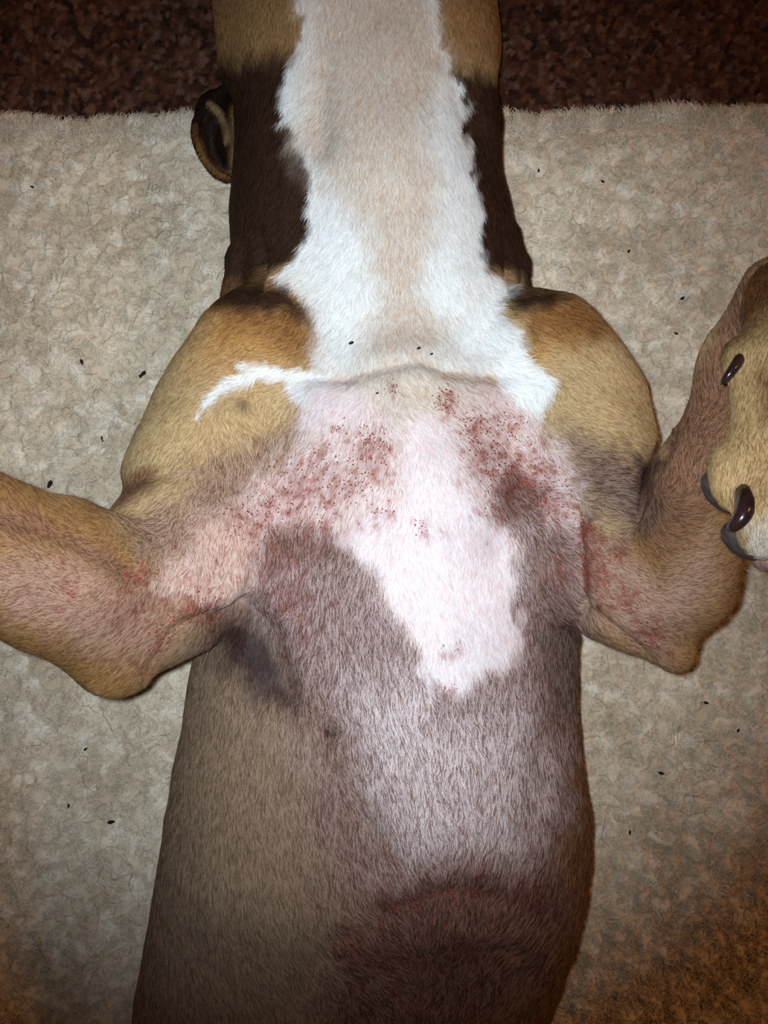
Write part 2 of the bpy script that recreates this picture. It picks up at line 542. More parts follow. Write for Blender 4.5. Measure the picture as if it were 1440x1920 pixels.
# throat ridges of the jaw, windpipe
fd.chain([S(585, -150, .118, 70), S(590, 60, .118, 75), S(600, 230, .112, 75)], k=.03)
fd.chain([S(800, -150, .118, 70), S(825, 60, .118, 75), S(850, 230, .112, 75)], k=.03)
fd.chain([S(730, 180, .125, 80), S(740, 330, .135, 85), S(750, 560, .140, 90)], k=.04)
# jowls
fd.chain([S(470, -40, .085, 62), S(480, 110, .085, 60)], k=.02)
fd.chain([S(866, -40, .085, 62), S(862, 110, .085, 60)], k=.02)
# folds of loose neck skin
fd.chain([S(468, 425, .118, 18), S(462, 480, .122, 30), S(448, 560, .115, 34)], k=.006)
fd.chain([S(955, 430, .112, 14), S(966, 490, .115, 20), S(970, 560, .11, 24)], k=.006)
# left foreleg: shoulder, upper arm, elbow
LA = [S(508, 635, .155, 90), S(440, 740, .160, 104), S(385, 880, .185, 110), S(330, 1020, .215, 114), S(290, 1130, .240, 104)]
fd.chain(LA, k=.03)
fd.chain([S(448, 640, .150, 70), S(382, 780, .155, 68), S(322, 900, .18, 76)], k=.025)
fd.cone(*S(285, 1130, .240, 104), *S(240, 1248, .250, 42), k=.02)
fd.cone(*S(165, 1105, .272, 112), *S(222, 1250, .252, 44), k=.015)
fd.cone(*S(80, 1090, .300, 116), *S(190, 1222, .262, 62), k=.02)
fd.cone(*S(330, 1090, .230, 95), *S(470, 1050, .205, 90), k=.03)
# left forearm
fd.chain([S(262, 1110, .258, 106), S(120, 1075, .295, 114), S(-40, 1022, .335, 120), S(-230, 930, .375, 112), S(-380, 850, .395, 96)], k=.022)
# right foreleg
RA = [S(985, 640, .155, 92), S(1060, 745, .160, 108), S(1100, 880, .185, 110), S(1150, 1010, .215, 108), S(1200, 1110, .240, 98)]
fd.chain(RA, k=.03)
fd.chain([S(1050, 640, .150, 74), S(1122, 770, .155, 70), S(1168, 850, .170, 60)], k=.022)
fd.cone(*S(1195, 1110, .240, 98), *S(1266, 1222, .250, 38), k=.02)
fd.cone(*S(1150, 1060, .225, 90), *S(1040, 1040, .205, 90), k=.03)
RF = [S(1280, 1085, .258, 104), S(1322, 900, .305, 86), S(1398, 690, .352, 72), S(1452, 560, .385, 62)]
fd.chain(RF, k=.014)
# right paw folded forward over the wrist
PAW = [S(1474, 562, .395, 70), S(1468, 700, .418, 82), S(1462, 830, .425, 92)]
fd.chain(PAW, k=.012)
fd.ell(*[S(1388, 668, .415, 1)[0], [S(0, 0, .415, 27)[1], S(0, 0, .415, 32)[1], .010]], k=.008)     # dewclaw knob
TOES = [([S(1420, 850, .425, 52), S(1392, 880, .428, 56), S(1384, 912, .428, 46)]),
        ([S(1450, 890, .436, 52), S(1442, 960, .440, 58), S(1432, 1000, .436, 47)]),
        ([S(1525, 890, .434, 54), S(1530, 965, .438, 60), S(1532, 1010, .434, 50)]),
        ([S(1580, 850, .420, 54), S(1600, 895, .424, 58), S(1604, 925, .424, 48)])]
for t in TOES: fd.chain(t, k=.006)
# left paw (outside the frame), hanging from the wrist
fd.chain([S(-400, 850, .400, 96), S(-430, 1000, .41, 100), S(-440, 1140, .41, 100)], k=.015)
for q, (tx, ty) in enumerate([(-360, 1230), (-415, 1290), (-480, 1290), (-530, 1230)]):
    fd.cone(*S(tx * .5 - 215, 1150, .415, 55), *S(tx, ty, .42, 48), k=.006)
# hind legs (outside the frame)
for sx in (-1, 1):
    o = np.array([-.03 + sx * .075, -.56, .11])
    fd.chain([(o, .07), (o + [sx * .10, .02, .10], .06), (o + [sx * .14, -.06, .17], .038),
              (o + [sx * .10, -.16, .13], .027), (o + [sx * .10, -.21, .17], .024)], k=.03)

V, F = fd.mesh()
V = laplace(V, F, 4, .5)
N = normals(V, F)
px, py = to_px(V)

# part of the dog a surface point belongs to: 0 trunk and arms, 2 right paw
def seg_d(P, pts):
    d = np.full(len(P), 1e9)
    for (a, ra), (b, rb) in zip(pts[:-1], pts[1:]):
        ba = b - a; h = np.clip(((P - a) @ ba) / (ba @ ba), 0, 1)
        d = np.minimum(d, np.linalg.norm(P - a - ba * h[:, None], axis=1) - (ra + (rb - ra) * h))
    return d
def is_paw(P):
    d = seg_d(P, PAW)
    for t in TOES: d = np.minimum(d, seg_d(P, t))
    return (d < seg_d(P, RF) - .002) & (d < .02)

paw = is_paw(V)
# folds and creases of the skin
GROOVES = [  # polyline, half width px, depth m
 ([(585, 700), (640, 697), (710, 680), (790, 668), (860, 686), (930, 700)], 16, .0035),
 ([(425, 1172), (470, 1150), (500, 1200), (525, 1290)], 36, .012),
 ([(478, 1060), (480, 1130), (470, 1160)], 14, .004),
 ([(285, 1262), (318, 1200), (350, 1160), (400, 1145)], 11, .003),
 ([(195, 940), (235, 905), (275, 880), (310, 880)], 18, .006),
 ([(0, 975), (110, 1000), (200, 1040), (245, 1070)], 22, .004),
 ([(1078, 960), (1082, 1050), (1082, 1160)], 16, .006),
 ([(1085, 1132), (1135, 1165), (1205, 1225)], 10, .004),
 ([(1248, 835), (1222, 880), (1205, 935), (1190, 965)], 15, .007),
 ([(612, 120), (602, 200), (610, 270)], 22, .003), ([(835, 90), (860, 170), (880, 240)], 20, .003),
 ([(486, 430), (497, 465), (494, 535)], 9, .005), ([(945, 440), (948, 490), (950, 535)], 8, .003), ([(560, 560), (600, 640), (640, 690)], 30, .004),
 ([(930, 560), (890, 640), (850, 680)], 30, .004),
 ([(640, 1775), (720, 1720), (850, 1668), (930, 1680)], 26, .004),
 ([(510, 1290), (590, 1380), (660, 1500), (700, 1600)], 40, .004),
 ([(1040, 1340), (1010, 1440), (1000, 1520)], 22, .002),
]
RIDGES = [([(760, 790), (800, 900), (830, 1200)], 26, .0015), ([(1090, 560), (1140, 640), (1190, 720)], 30, .002),
          ([(640, 290), (760, 330), (850, 300)], 34, .002), ([(355, 1140), (400, 1132), (430, 1118)], 22, .004),
          ([(1000, 1755), (900, 1740), (800, 1760)], 20, .002)]
disp = np.zeros(len(V))
for pts, w, dp in GROOVES: disp -= dp * np.exp(-(line_d(px, py, pts) / w) ** 2)
for pts, w, dp in RIDGES: disp += dp * np.exp(-(line_d(px, py, pts) / w) ** 2)
for x, y, w, dp in [(624, 1356, 11, .006), (634, 1778, 12, .005), (455, 762, 9, .003)]:
    disp += dp * np.exp(-((px - x) ** 2 + (py - y) ** 2) / w ** 2)
disp *= np.clip(N[:, 2] * 1.5 + .3, 0, 1) * (~paw)
# shallow unevenness of muscle and rib
disp += .0016 * fbm(px / 85, py / 85, 2, 91) * (~paw)
V = V + N * disp[:, None]
V = laplace(V, F, 1, .4)
N = normals(V, F)

# ------------------------------------------------------------------ coat pattern
#            skin             hair A           hair B           share of B, length mm, density
COAT = {
 'tan':    ((144, 120, 88), (187, 162, 121), (150, 121, 82), .40, 5, 1.1),
 'tandim': ((130, 104, 76), (160, 132, 98), (118, 92, 66), .40, 6, 1.0),
 'orange': ((132, 94, 56), (176, 132, 80), (134, 92, 50), .40, 5, 1.1),
 'armtan': ((106, 77, 48), (140, 105, 66), (102, 72, 42), .42, 4, 1.1),
 'headtan': ((110, 82, 52), (146, 114, 76), (110, 80, 48), .40, 5, 1.1),
 'flank':  ((100, 66, 46), (124, 90, 62), (80, 52, 34), .45, 7, 1.0),
 'tawnyd': ((104, 80, 68), (128, 105, 94), (80, 57, 45), .48, 6, 1.0),
 'rust':   ((102, 70, 40), (140, 100, 58), (98, 62, 32), .40, 6, 1.1),
 'dark':   ((36, 23, 17), (58, 39, 28), (34, 22, 16), .45, 8, 1.1),
 'white':  ((205, 200, 198), (226, 230, 230), (204, 200, 196), .25, 8, 1.2),
 'beige':  ((186, 164, 152), (204, 196, 186), (184, 162, 140), .40, 6, 1.1),
 'pink':   ((196, 164, 160), (206, 192, 190), (172, 138, 124), .30, 5, .7),
 'bright': ((206, 180, 180), (210, 200, 202), (200, 174, 172), .30, 6, .9),
 'mauve':  ((130, 101, 97), (156, 134, 131), (88, 63, 56), .48, 8, 1.0),
 'lilac':  ((166, 140, 138), (194, 180, 180), (120, 94, 86), .42, 8, 1.0),
 'olive':  ((112, 92, 74), (138, 117, 97), (96, 76, 60), .42, 8, 1.1),
 'belly':  ((102, 72, 61), (128, 98, 85), (68, 46, 38), .50, 9, .9),
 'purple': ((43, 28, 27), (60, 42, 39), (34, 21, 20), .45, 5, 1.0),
 'flesh':  ((182, 146, 136), (192, 168, 158), (152, 114, 98), .35, 5, .8),
 'tawny':  ((128, 98, 80), (158, 132, 114), (102, 76, 58), .45, 6, 1.0),
 'sore':   ((94, 63, 55), (117, 85, 76), (62, 41, 35), .55, 7, .9),
 'umber':  ((108, 78, 70), (136, 110, 101), (82, 57, 49), .50, 7, 1.0),
 'arm':    ((142, 106, 90), (154, 126, 108), (114, 80, 64), .40, 4, .8),
 'brown':  ((104, 72, 54), (126, 92, 70), (82, 54, 38), .45, 5, 1.0),
 'rash':   ((140, 72, 62), (148, 82, 70), (96, 46, 38), .55, 4, .7),
 'pawtan': ((118, 93, 62), (157, 131, 92), (118, 90, 57), .40, 4, 1.2),
 'pawpale': ((150, 134, 118), (176, 166, 154), (140, 122, 102), .40, 4, 1.2),
 'pawdark': ((64, 40, 22), (92, 58, 32), (56, 33, 18), .45, 4, 1.2),
}
KEYS = {k: np.concatenate([lin(v[0]), lin(v[1]), lin(v[2]), np.array(v[3:], float)]) for k, v in COAT.items()}
LAYERS = [  # coat, soft edge px, jag px, polygon
 ('headtan', 40, 10, [(300, -600), (1000, -600), (1000, 130), (300, 130)]),
 ('armtan', 50, 16, [(-600, 700), (-20, 840), (120, 910), (200, 930), (270, 1000), (330, 1120), (400, 1180), (300, 1330), (150, 1330), (-600, 1300)]),
 ('armtan', 45, 16, [(1180, 960), (1280, 800), (1500, 440), (1700, 440), (1500, 1100), (1330, 1320), (1240, 1300), (1080, 1190), (1090, 1060)]),
 ('olive', 50, 16, [(380, 1150), (560, 1000), (1075, 1000), (1130, 1300), (1150, 1700), (1060, 2100), (150, 2100), (260, 1600)]),
 ('mauve', 70, 20, [(500, 860), (640, 740), (900, 740), (1040, 840), (1075, 1000), (1075, 1500), (1040, 1700), (860, 1760), (700, 1700), (640, 1400), (520, 1330), (420, 1300), (380, 1200), (400, 1080), (400, 960)]),
 ('olive', 95, 36, [(330, 1180), (470, 1130), (560, 1230), (640, 1380), (710, 1560), (680, 1720), (640, 1960), (200, 2000), (300, 1500)]),
 ('flank', 45, 16, [(1035, 1240), (1130, 1240), (1130, 1600), (1110, 1800), (1040, 1960), (980, 1960), (1040, 1700)]),
 ('brown', 40, 12, [(1190, 950), (1230, 840), (1300, 680), (1375, 520), (1460, 450), (1460, 700), (1380, 820), (1330, 960), (1240, 1060)]),
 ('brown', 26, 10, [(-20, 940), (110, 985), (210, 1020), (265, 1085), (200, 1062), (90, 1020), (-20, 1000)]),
 ('arm', 45, 16, [(-20, 1040), (120, 1040), (230, 1085), (330, 1040), (420, 1000), (440, 1140), (350, 1160), (290, 1240), (200, 1230), (90, 1180), (-20, 1130)]),
 ('arm', 45, 16, [(1085, 960), (1150, 1010), (1230, 1090), (1320, 1000), (1350, 1100), (1270, 1180), (1250, 1245), (1180, 1220), (1085, 1130)]),
 ('dark', 30, 16, [(370, 112), (470, 92), (590, 90), (620, 240), (630, 330), (610, 460), (545, 505), (500, 535), (490, 560), (370, 580), (370, 330)]),
 ('dark', 22, 12, [(790, 90), (870, 120), (905, 130), (975, 150), (990, 280), (1030, 570), (965, 545), (960, 500), (930, 525), (890, 500), (840, 430), (840, 300), (820, 200)]),
 ('tandim', 13, 6, [(504, 505), (545, 492), (575, 470), (560, 535), (520, 545), (504, 548)]),
 ('tandim', 16, 10, [(905, 495), (945, 505), (962, 545), (935, 540)]),
 ('tawny', 45, 24, [(360, 860), (460, 820), (560, 800), (560, 900), (440, 960), (380, 1000), (340, 940)]),
 ('tawnyd', 55, 24, [(1050, 800), (1150, 820), (1215, 860), (1215, 960), (1160, 1010), (1090, 960), (1060, 900)]),
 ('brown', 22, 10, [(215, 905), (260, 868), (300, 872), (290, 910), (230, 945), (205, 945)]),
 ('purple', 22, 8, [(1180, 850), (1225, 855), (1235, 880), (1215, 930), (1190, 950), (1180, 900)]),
 ('pink', 34, 24, [(545, 705), (620, 690), (900, 690), (1000, 745), (1035, 820), (1065, 900), (1085, 1010), (1060, 1060), (960, 1050), (975, 1240), (870, 1260),
                   (780, 1220), (720, 1130), (690, 1060), (640, 1015), (570, 985), (490, 1010), (475, 1110), (380, 1120), (320, 1090), (340, 1010), (430, 940), (520, 880), (580, 800)]),
 ('flesh', 34, 18, [(325, 1020), (380, 970), (440, 945), (490, 1000), (478, 1110), (390, 1125), (315, 1095)]),
 ('tawny', 36, 16, [(225, 975), (320, 940), (370, 980), (330, 1040), (270, 1050)]),
 ('mauve', 30, 22, [(482, 1040), (505, 1000), (560, 990), (640, 1018), (690, 1060), (730, 1140), (785, 1230), (820, 1310), (870, 1290), (890, 1255), (965, 1250), (972, 1100), (960, 1010),
                    (925, 960), (950, 905), (1010, 930), (1078, 1040), (1078, 1300), (1070, 1500), (1010, 1660), (860, 1650), (740, 1620), (690, 1500), (640, 1380), (560, 1250), (500, 1150)]),
 ('umber', 70, 36, [(545, 1290), (640, 1310), (700, 1480), (740, 1640), (640, 1680), (570, 1500)]),
 ('lilac', 75, 36, [(660, 1290), (780, 1260), (840, 1330), (900, 1330), (1000, 1290), (1030, 1420), (990, 1600), (880, 1600), (760, 1600), (700, 1480)]),
 ('umber', 24, 16, [(988, 1010), (1030, 990), (1085, 1010), (1085, 1320), (1040, 1400), (1015, 1300), (990, 1150)]),
 ('umber', 22, 14, [(925, 900), (970, 885), (1015, 920), (1010, 975), (950, 975), (930, 950)]),
 ('umber', 22, 16, [(500, 1000), (560, 985), (640, 1010), (680, 1050), (640, 1050), (560, 1040), (510, 1060)]),
 ('belly', 55, 34, [(610, 1760), (700, 1700), (780, 1670), (850, 1630), (960, 1640), (1060, 1600), (1090, 1700), (1040, 1830), (900, 1960), (640, 1960), (600, 1860)]),
 ('sore', 30, 30, [(735, 1690), (800, 1650), (860, 1625), (960, 1640), (1015, 1680), (960, 1708), (870, 1690), (790, 1740), (705, 1765)]),
 ('sore', 24, 20, [(620, 1770), (680, 1765), (800, 1790), (900, 1740), (960, 1760), (860, 1800), (740, 1815), (640, 1800)]),
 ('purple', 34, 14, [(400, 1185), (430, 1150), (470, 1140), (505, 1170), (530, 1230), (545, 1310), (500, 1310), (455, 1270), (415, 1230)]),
 ('white', 9, 16, [(566, -400), (565, 60), (548, 120), (528, 165), (530, 222), (562, 238), (566, 300), (592, 345), (576, 430), (562, 490), (525, 520), (562, 552), (588, 600), (570, 640),
                   (585, 688), (650, 698), (860, 696), (940, 696), (978, 650), (985, 610), (940, 588), (957, 545), (905, 503), (890, 430), (886, 320), (868, 230), (874, 185), (845, 110), (806, -20), (800, -400)]),
 ('beige', 40, 18, [(575, -400), (800, -400), (808, 0), (840, 110), (790, 230), (830, 330), (800, 450), (780, 540), (840, 600), (830, 660), (760, 700), (680, 680), (700, 560), (690, 420), (600, 330), (560, 270), (570, 200), (575, 60)]),
 ('orange', 70, 14, [(400, 560), (560, 560), (590, 640), (560, 690), (440, 690), (360, 680)]),
 ('rust', 30, 12, [(410, 560), (480, 560), (560, 570), (590, 620), (586, 675), (550, 668), (500, 630), (430, 600)]),
 ('orange', 50, 14, [(990, 580), (1080, 550), (1130, 600), (1060, 650), (1010, 680), (985, 660)]),
 ('rust', 34, 12, [(950, 590), (1000, 560), (1080, 550), (1140, 620), (1100, 640), (1020, 630), (985, 640), (978, 605)]),
 ('dark', 18, 10, [(415, 548), (470, 530), (545, 538), (580, 580), (586, 606), (540, 580), (470, 580), (420, 566)]),
 ('dark', 16, 8, [(938, 562), (985, 538), (1060, 556), (1010, 572), (965, 590)]),
 ('white', 8, 12, [(374, 775), (392, 740), (430, 712), (470, 694), (448, 676), (520, 682), (590, 690), (660, 705), (620, 735), (580, 755), (556, 745), (540, 712), (480, 716), (420, 738), (392, 765)]),
 ('white', 12, 12, [(920, 690), (960, 640), (985, 690), (1038, 696), (1036, 742), (1010, 776), (985, 750), (930, 715)]),
 ('bright', 30, 16, [(575, 735), (640, 712), (690, 720), (690, 770), (640, 790), (585, 780)]),
 ('tan', 26, 10, [(420, 760), (450, 730), (500, 716), (535, 730), (545, 770), (500, 800), (430, 800)]),
 ('beige', 40, 20, [(640, 690), (780, 670), (900, 690), (860, 740), (800, 790), (750, 780), (700, 740)]),
 ('bright', 16, 18, [(758, 790), (800, 775), (840, 800), (850, 900), (905, 960), (960, 1010), (972, 1060), (968, 1240), (880, 1262), (862, 1305), (838, 1310), (800, 1262), (778, 1200), (730, 1110), (690, 1040), (640, 1010), (680, 960), (760, 930)]),
]
PAWL = [('pawdark', 34, 8, [(1360, 470), (1500, 470), (1500, 560), (1430, 590), (1400, 620), (1370, 640), (1370, 560)]),
        ('pawpale', 22, 8, [(1395, 975), (1470, 955), (1470, 1060), (1400, 1045)]),
        ('pawdark', 40, 10, [(1425, 690), (1460, 680), (1460, 770), (1440, 770)])]
# rash: clusters of sores (px, py, spread, count)
RASH = [(700, 830, 16, 16), (690, 870, 22, 10), (560, 880, 18, 10), (525, 920, 26, 18), (600, 930, 40, 26), (660, 905, 14, 8), (560, 990, 45, 26), (470, 980, 22, 12),
        (520, 1060, 40, 22), (560, 1110, 30, 14), (540, 1140, 12, 8), (580, 1170, 30, 8), (430, 975, 30, 8), (350, 1000, 20, 4), (260, 1078, 13, 10), (120, 1108, 30, 8), (230, 1130, 40, 12), (320, 1140, 30, 8),
        (380, 1135, 24, 16), (300, 1200, 14, 6), (610, 840, 14, 5), (835, 745, 10, 6), (840, 765, 8, 4), (890, 800, 12, 10), (960, 795, 10, 7), (900, 840, 24, 14), (960, 870, 34, 36), (1010, 900, 28, 26), (940, 930, 26, 16),
        (1040, 950, 22, 16), (1100, 1000, 12, 16), (1105, 1040, 12, 10), (1120, 1075, 13, 12), (1150, 1030, 12, 9), (1180, 1120, 20, 10), (1230, 1180, 20, 6), (1140, 1110, 20, 6), (1210, 1190, 10, 5), (1050, 1070, 16, 10),
        (730, 725, 10, 3), (720, 960, 20, 6), (790, 985, 14, 4), (640, 800, 10, 3), (840, 1220, 10, 4), (840, 1290, 8, 4), (900, 1000, 30, 5),
        (800, 1720, 50, 26), (880, 1660, 50, 26), (980, 1670, 30, 16), (680, 1780, 26, 14), (640, 1700, 30, 8), (740, 1660, 24, 8), (640, 1778, 7, 5), (790, 1800, 40, 14), (900, 1730, 50, 18), (730, 1590, 14, 4)]
SP = []
for x, y, s_, n_ in RASH:
    n_ = int(n_ * 1.7); q = rng.normal(0, 1.1, (n_, 2)) * s_
    for a, b in q: SP.append((x + a, y + b, rng.uniform(2.6, 7.0) * (1.35 if rng.uniform() < .25 else 1), rng.uniform(.6, 1)))
SP = np.array(SP)

def coat(P):
    px, py = to_px(P); paw = is_paw(P)
    jx = fbm(px / 16, py / 26, 3, 11); jx2 = fbm(px / 60, py / 60, 2, 51)
    C = np.tile(KEYS['tan'], (len(P), 1))
    for name, soft, jag, poly in LAYERS:
        P_ = np.array(poly); pad = soft * 2 + jag * 2
        m = (px > P_[:, 0].min() - pad) & (px < P_[:, 0].max() + pad) & (py > P_[:, 1].min() - pad) & (py < P_[:, 1].max() + pad) & ~paw
        i = np.nonzero(m)[0]
        if not len(i): continue
        d = poly_sd(px[i], py[i], poly) + jag * (jx[i] + .8 * jx2[i])
        w = sstep(soft, -soft, d)[:, None]
        C[i] = C[i] * (1 - w) + KEYS[name] * w
    i = np.nonzero(paw)[0]
    if len(i):
        C[i] = KEYS['pawtan']
        for name, soft, jag, poly in PAWL:
            w = sstep(soft, -soft, poly_sd(px[i], py[i], poly) + jag * jx[i])[:, None]
            C[i] = C[i] * (1 - w) + KEYS[name] * w
    # sores: a soft inflamed halo plus distinct spots
    halo = np.zeros(len(P)); spot = np.zeros(len(P))
    for x, y, s_, n_ in RASH:
        i = np.nonzero((np.abs(px - x) < 4 * s_ + 20) & (np.abs(py - y) < 4 * s_ + 20) & ~paw)[0]
        s2 = (s_ * 1.3 + 6) ** 2
        halo[i] = np.maximum(halo[i], min(.12 + .008 * n_, .32 if y < 1550 else .15) * np.exp(-((px[i] - x) ** 2 + (py[i] - y) ** 2) / s2))
    o = np.argsort(px); sx = px[o]
    for x, y, r, a in SP:
        lo, hi = np.searchsorted(sx, [x - 3 * r, x + 3 * r]); i = o[lo:hi]
        i = i[(np.abs(py[i] - y) < 3 * r) & ~paw[i]]
        spot[i] = np.maximum(spot[i], a * np.exp(-((px[i] - x) ** 2 + (py[i] - y) ** 2) / r ** 2))
    k = np.clip(halo * (.8 + .6 * jx2) + spot * .9, 0, .92)[:, None]
    lum = C[:, :3].mean(1) / KEYS['pink'][:3].mean()
    R = np.tile(KEYS['rash'], (len(P), 1)); R[:, :9] *= np.clip(.35 + .65 * lum, .25, 1.05)[:, None]
    Cn = C * (1 - k) + R * k
    Cn[:, 10] = C[:, 10] * (1 - .68 * spot); Cn[:, 11] = np.maximum(C[:, 11], spot * 1.1)
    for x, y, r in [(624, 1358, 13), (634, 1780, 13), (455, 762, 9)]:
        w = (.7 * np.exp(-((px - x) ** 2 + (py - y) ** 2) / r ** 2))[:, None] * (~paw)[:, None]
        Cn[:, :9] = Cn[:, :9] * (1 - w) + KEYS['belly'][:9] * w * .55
    return Cn

CV = coat(V)
body = mesh_obj('body', V - DOGZ, F, M_skin, parent=dog, col=CV[:, :3] * .55 + CV[:, 3:6] * .3 + CV[:, 6:9] * .15)

# ------------------------------------------------------------------ fur
FLOW = np.array([  # px, py, dx, dy
 (740, 40, 0, 1), (480, 60, -.1, 1), (880, 60, .1, 1), (740, 300, 0, 1), (560, 180, -.5, .8), (860, 200, .4, .9), (500, 330, -.4, .9), (920, 350, .3, .9), (740, 520, 0, 1),
 (560, 520, -.8, .55), (610, 440, -.35, .9), (880, 460, .35, .9), (930, 540, .8, .5), (620, 620, -.3, .9), (860, 620, .3, .9), (740, 650, 0, 1), (500, 570, -.7, .5), (400, 620, -.6, .8), (1050, 590, .7, .5), (1130, 680, .5, .85),
 (300, 780, -.35, .95), (240, 900, -.5, .8), (520, 690, -1, .25), (430, 720, -.9, .5), (450, 800, .5, .7), (980, 700, .9, .3), (1020, 760, .3, .9), (1080, 800, .8, .5), (1150, 850, 1, .3),
 (620, 740, -.6, .7), (740, 740, .1, 1), (560, 840, -.5, .85), (450, 880, -.25, 1), (640, 900, -.5, .7), (760, 780, .5, .6), (790, 880, 0, 1), (700, 960, -.4, .9), (880, 780, .4, .8), (930, 900, .5, .8), (1020, 900, .8, .6),
 (860, 1000, .15, 1), (960, 1080, .1, 1), (560, 1050, -.1, 1), (480, 1000, -.2, 1), (400, 1040, -.3, 1), (330, 960, -.4, .9), (330, 1080, -.6, .8), (240, 1040, -.9, .3), (100, 1000, -.95, -.3), (100, 1120, -.95, -.2), (240, 1200, -.7, .6),
 (380, 1160, -.7, .4), (460, 1220, .1, 1), (700, 1200, .15, 1), (850, 1250, .05, 1), (1000, 1250, .1, 1), (400, 1400, -.05, 1), (560, 1400, .12, 1), (700, 1450, .25, 1), (850, 1450, .1, 1), (1000, 1450, .05, 1), (1080, 1500, 0, 1),
 (350, 1700, -.05, 1), (550, 1650, .1, 1), (760, 1620, .35, .9), (900, 1620, -.15, 1), (1020, 1620, -.4, .9), (700, 1780, .5, .5), (850, 1740, 0, 1), (980, 1760, -.6, .5), (850, 1880, 0, 1), (550, 1850, .2, 1), (1000, 1880, -.2, 1),
 (1120, 980, .8, .5), (1200, 1000, .9, .3), (1240, 1150, 1, .1), (1150, 1120, .9, .35), (1280, 1080, .7, -.5), (1320, 900, .4, -.9), (1400, 700, .4, -.9), (1260, 1230, .6, .6)], float)
def flow(px, py):
    a = np.zeros((len(px), 2)); wS = np.zeros(len(px))
    for x, y, dx, dy in FLOW:
        w = 1 / ((px - x) ** 2 + (py - y) ** 2 + 900) ** 1.6
        n_ = math.hypot(dx, dy); a[:, 0] += w * dx / n_; a[:, 1] += w * dy / n_
    return a / np.maximum(np.linalg.norm(a, axis=1), 1e-12)[:, None]

def grow(V, F, N, count, coat_fn, flow_fn, dense=None, seed=1, rad=.00015):
    r = np.random.default_rng(seed)
    T = np.concatenate([F[:, [0, 1, 2]], F[:, [0, 2, 3]]])
    A = .5 * np.linalg.norm(np.cross(V[T[:, 1]] - V[T[:, 0]], V[T[:, 2]] - V[T[:, 0]]), axis=1)
    cen = V[T].mean(1); n = N[T].mean(1)
    vd = CAM - cen; vd /= np.linalg.norm(vd, axis=1)[:, None]
    qx, qy = to_px(cen)
    inside = (qx > -120) & (qx < 1560) & (qy > -120) & (qy < 2040)
    wt = A * np.where(inside, np.where((n * vd).sum(1) > -.15, 1, .12), .12)
    if dense is not None: wt = wt * dense(cen)
    cs = np.cumsum(wt); tri = np.searchsorted(cs, r.uniform(0, cs[-1], count)).clip(0, len(T) - 1)
    u, v = r.uniform(0, 1, count), r.uniform(0, 1, count); m = u + v > 1; u[m], v[m] = 1 - u[m], 1 - v[m]
    t = T[tri]
    P = V[t[:, 0]] * (1 - u - v)[:, None] + V[t[:, 1]] * u[:, None] + V[t[:, 2]] * v[:, None]
    n = N[t[:, 0]] * (1 - u - v)[:, None] + N[t[:, 1]] * u[:, None] + N[t[:, 2]] * v[:, None]
    n /= np.linalg.norm(n, axis=1)[:, None]
    C = coat_fn(P)
    keep = r.uniform(0, 1.2, count) < C[:, 11]
    P, n, C = P[keep], n[keep], C[keep]; k = len(P)
    d = flow_fn(P)
    ang = .22 * r.normal(0, 1, k) + .5 * fbm(P[:, 0] * 160, P[:, 1] * 160, 2, 7)
    c, s_ = np.cos(ang), np.sin(ang)
    d3 = np.c_[d[:, 0] * c - d[:, 1] * s_, d[:, 0] * s_ + d[:, 1] * c, d[:, 2]]
    d3 -= n * (d3 * n).sum(1)[:, None]
    d3 /= np.maximum(np.linalg.norm(d3, axis=1), 1e-6)[:, None]
    L = C[:, 10] * .001 * r.uniform(.65, 1.25, k)
    lift = r.uniform(.14, .34, k)
    S_ = []
    for t_ in (0, .35, .7, 1):
        S_.append(P - n * .0001 + d3 * (L * t_)[:, None] + n * (L * lift * (t_ - .62 * t_ * t_))[:, None])
    isB = r.uniform(0, 1, k) < C[:, 9]
    col = np.where(isB[:, None], C[:, 6:9], C[:, 3:6]) * r.uniform(.82, 1.15, k)[:, None]
    w = rad * r.uniform(.75, 1.3, k)
    return np.stack(S_, 1), w[:, None] * np.array([1, 1, .8, .25]), col, n

def body_flow(P):
    px, py = to_px(P); f = flow(px, py); pw = is_paw(P)
    f[pw] = (-.12, 1)
    return np.c_[f[:, 0], -f[:, 1], np.zeros(len(P))]
P, W, C, NN = grow(V, F, N, 950000, coat, body_flow, dense=lambda c: np.clip((CAM[2] - .17) ** 2 / np.maximum(CAM[2] - c[:, 2], .2) ** 2, .7, 3))
curves_obj('fur', P - DOGZ, W, C, M_fur, parent=dog, nrm=NN)
pick = np.zeros(len(P), bool); pr = np.random.default_rng(12)
qx, qy = to_px(P[:, 0]); pwm = is_paw(P[:, 0]); pk = np.zeros(len(P))
for x, y, s_, n_ in RASH:
    i = np.nonzero((np.abs(qx - x) < 3 * s_ + 20) & (np.abs(qy - y) < 3 * s_ + 20) & ~pwm)[0]
    pk[i] += .0065 * n_ / max(s_ / 18, .6) ** 2 * np.exp(-((qx[i] - x) ** 2 + (qy[i] - y) ** 2) / (s_ * 1.5 + 5) ** 2)
pick = pr.uniform(0, 1, len(P)) < np.where(pk > .022, np.minimum(pk, .12), 0)
ROOTS = P[:, 0].copy(); NN_BODY = NN.copy()
b0 = P[pick, 0]; nn = NN[pick]; k = len(b0)
t1 = np.cross(nn, pr.normal(0, 1, (k, 3))); t1 /= np.linalg.norm(t1, axis=1)[:, None]
ln = pr.uniform(.0005, .0014, k)[:, None]
cr = np.stack([b0 + nn * .0004 - t1 * ln * .5, b0 + nn * .0011, b0 + nn * .0006 + t1 * ln * .5], 1)
cw = pr.uniform(.00022, .00055, k)[:, None] * np.array([.6, 1, .5])
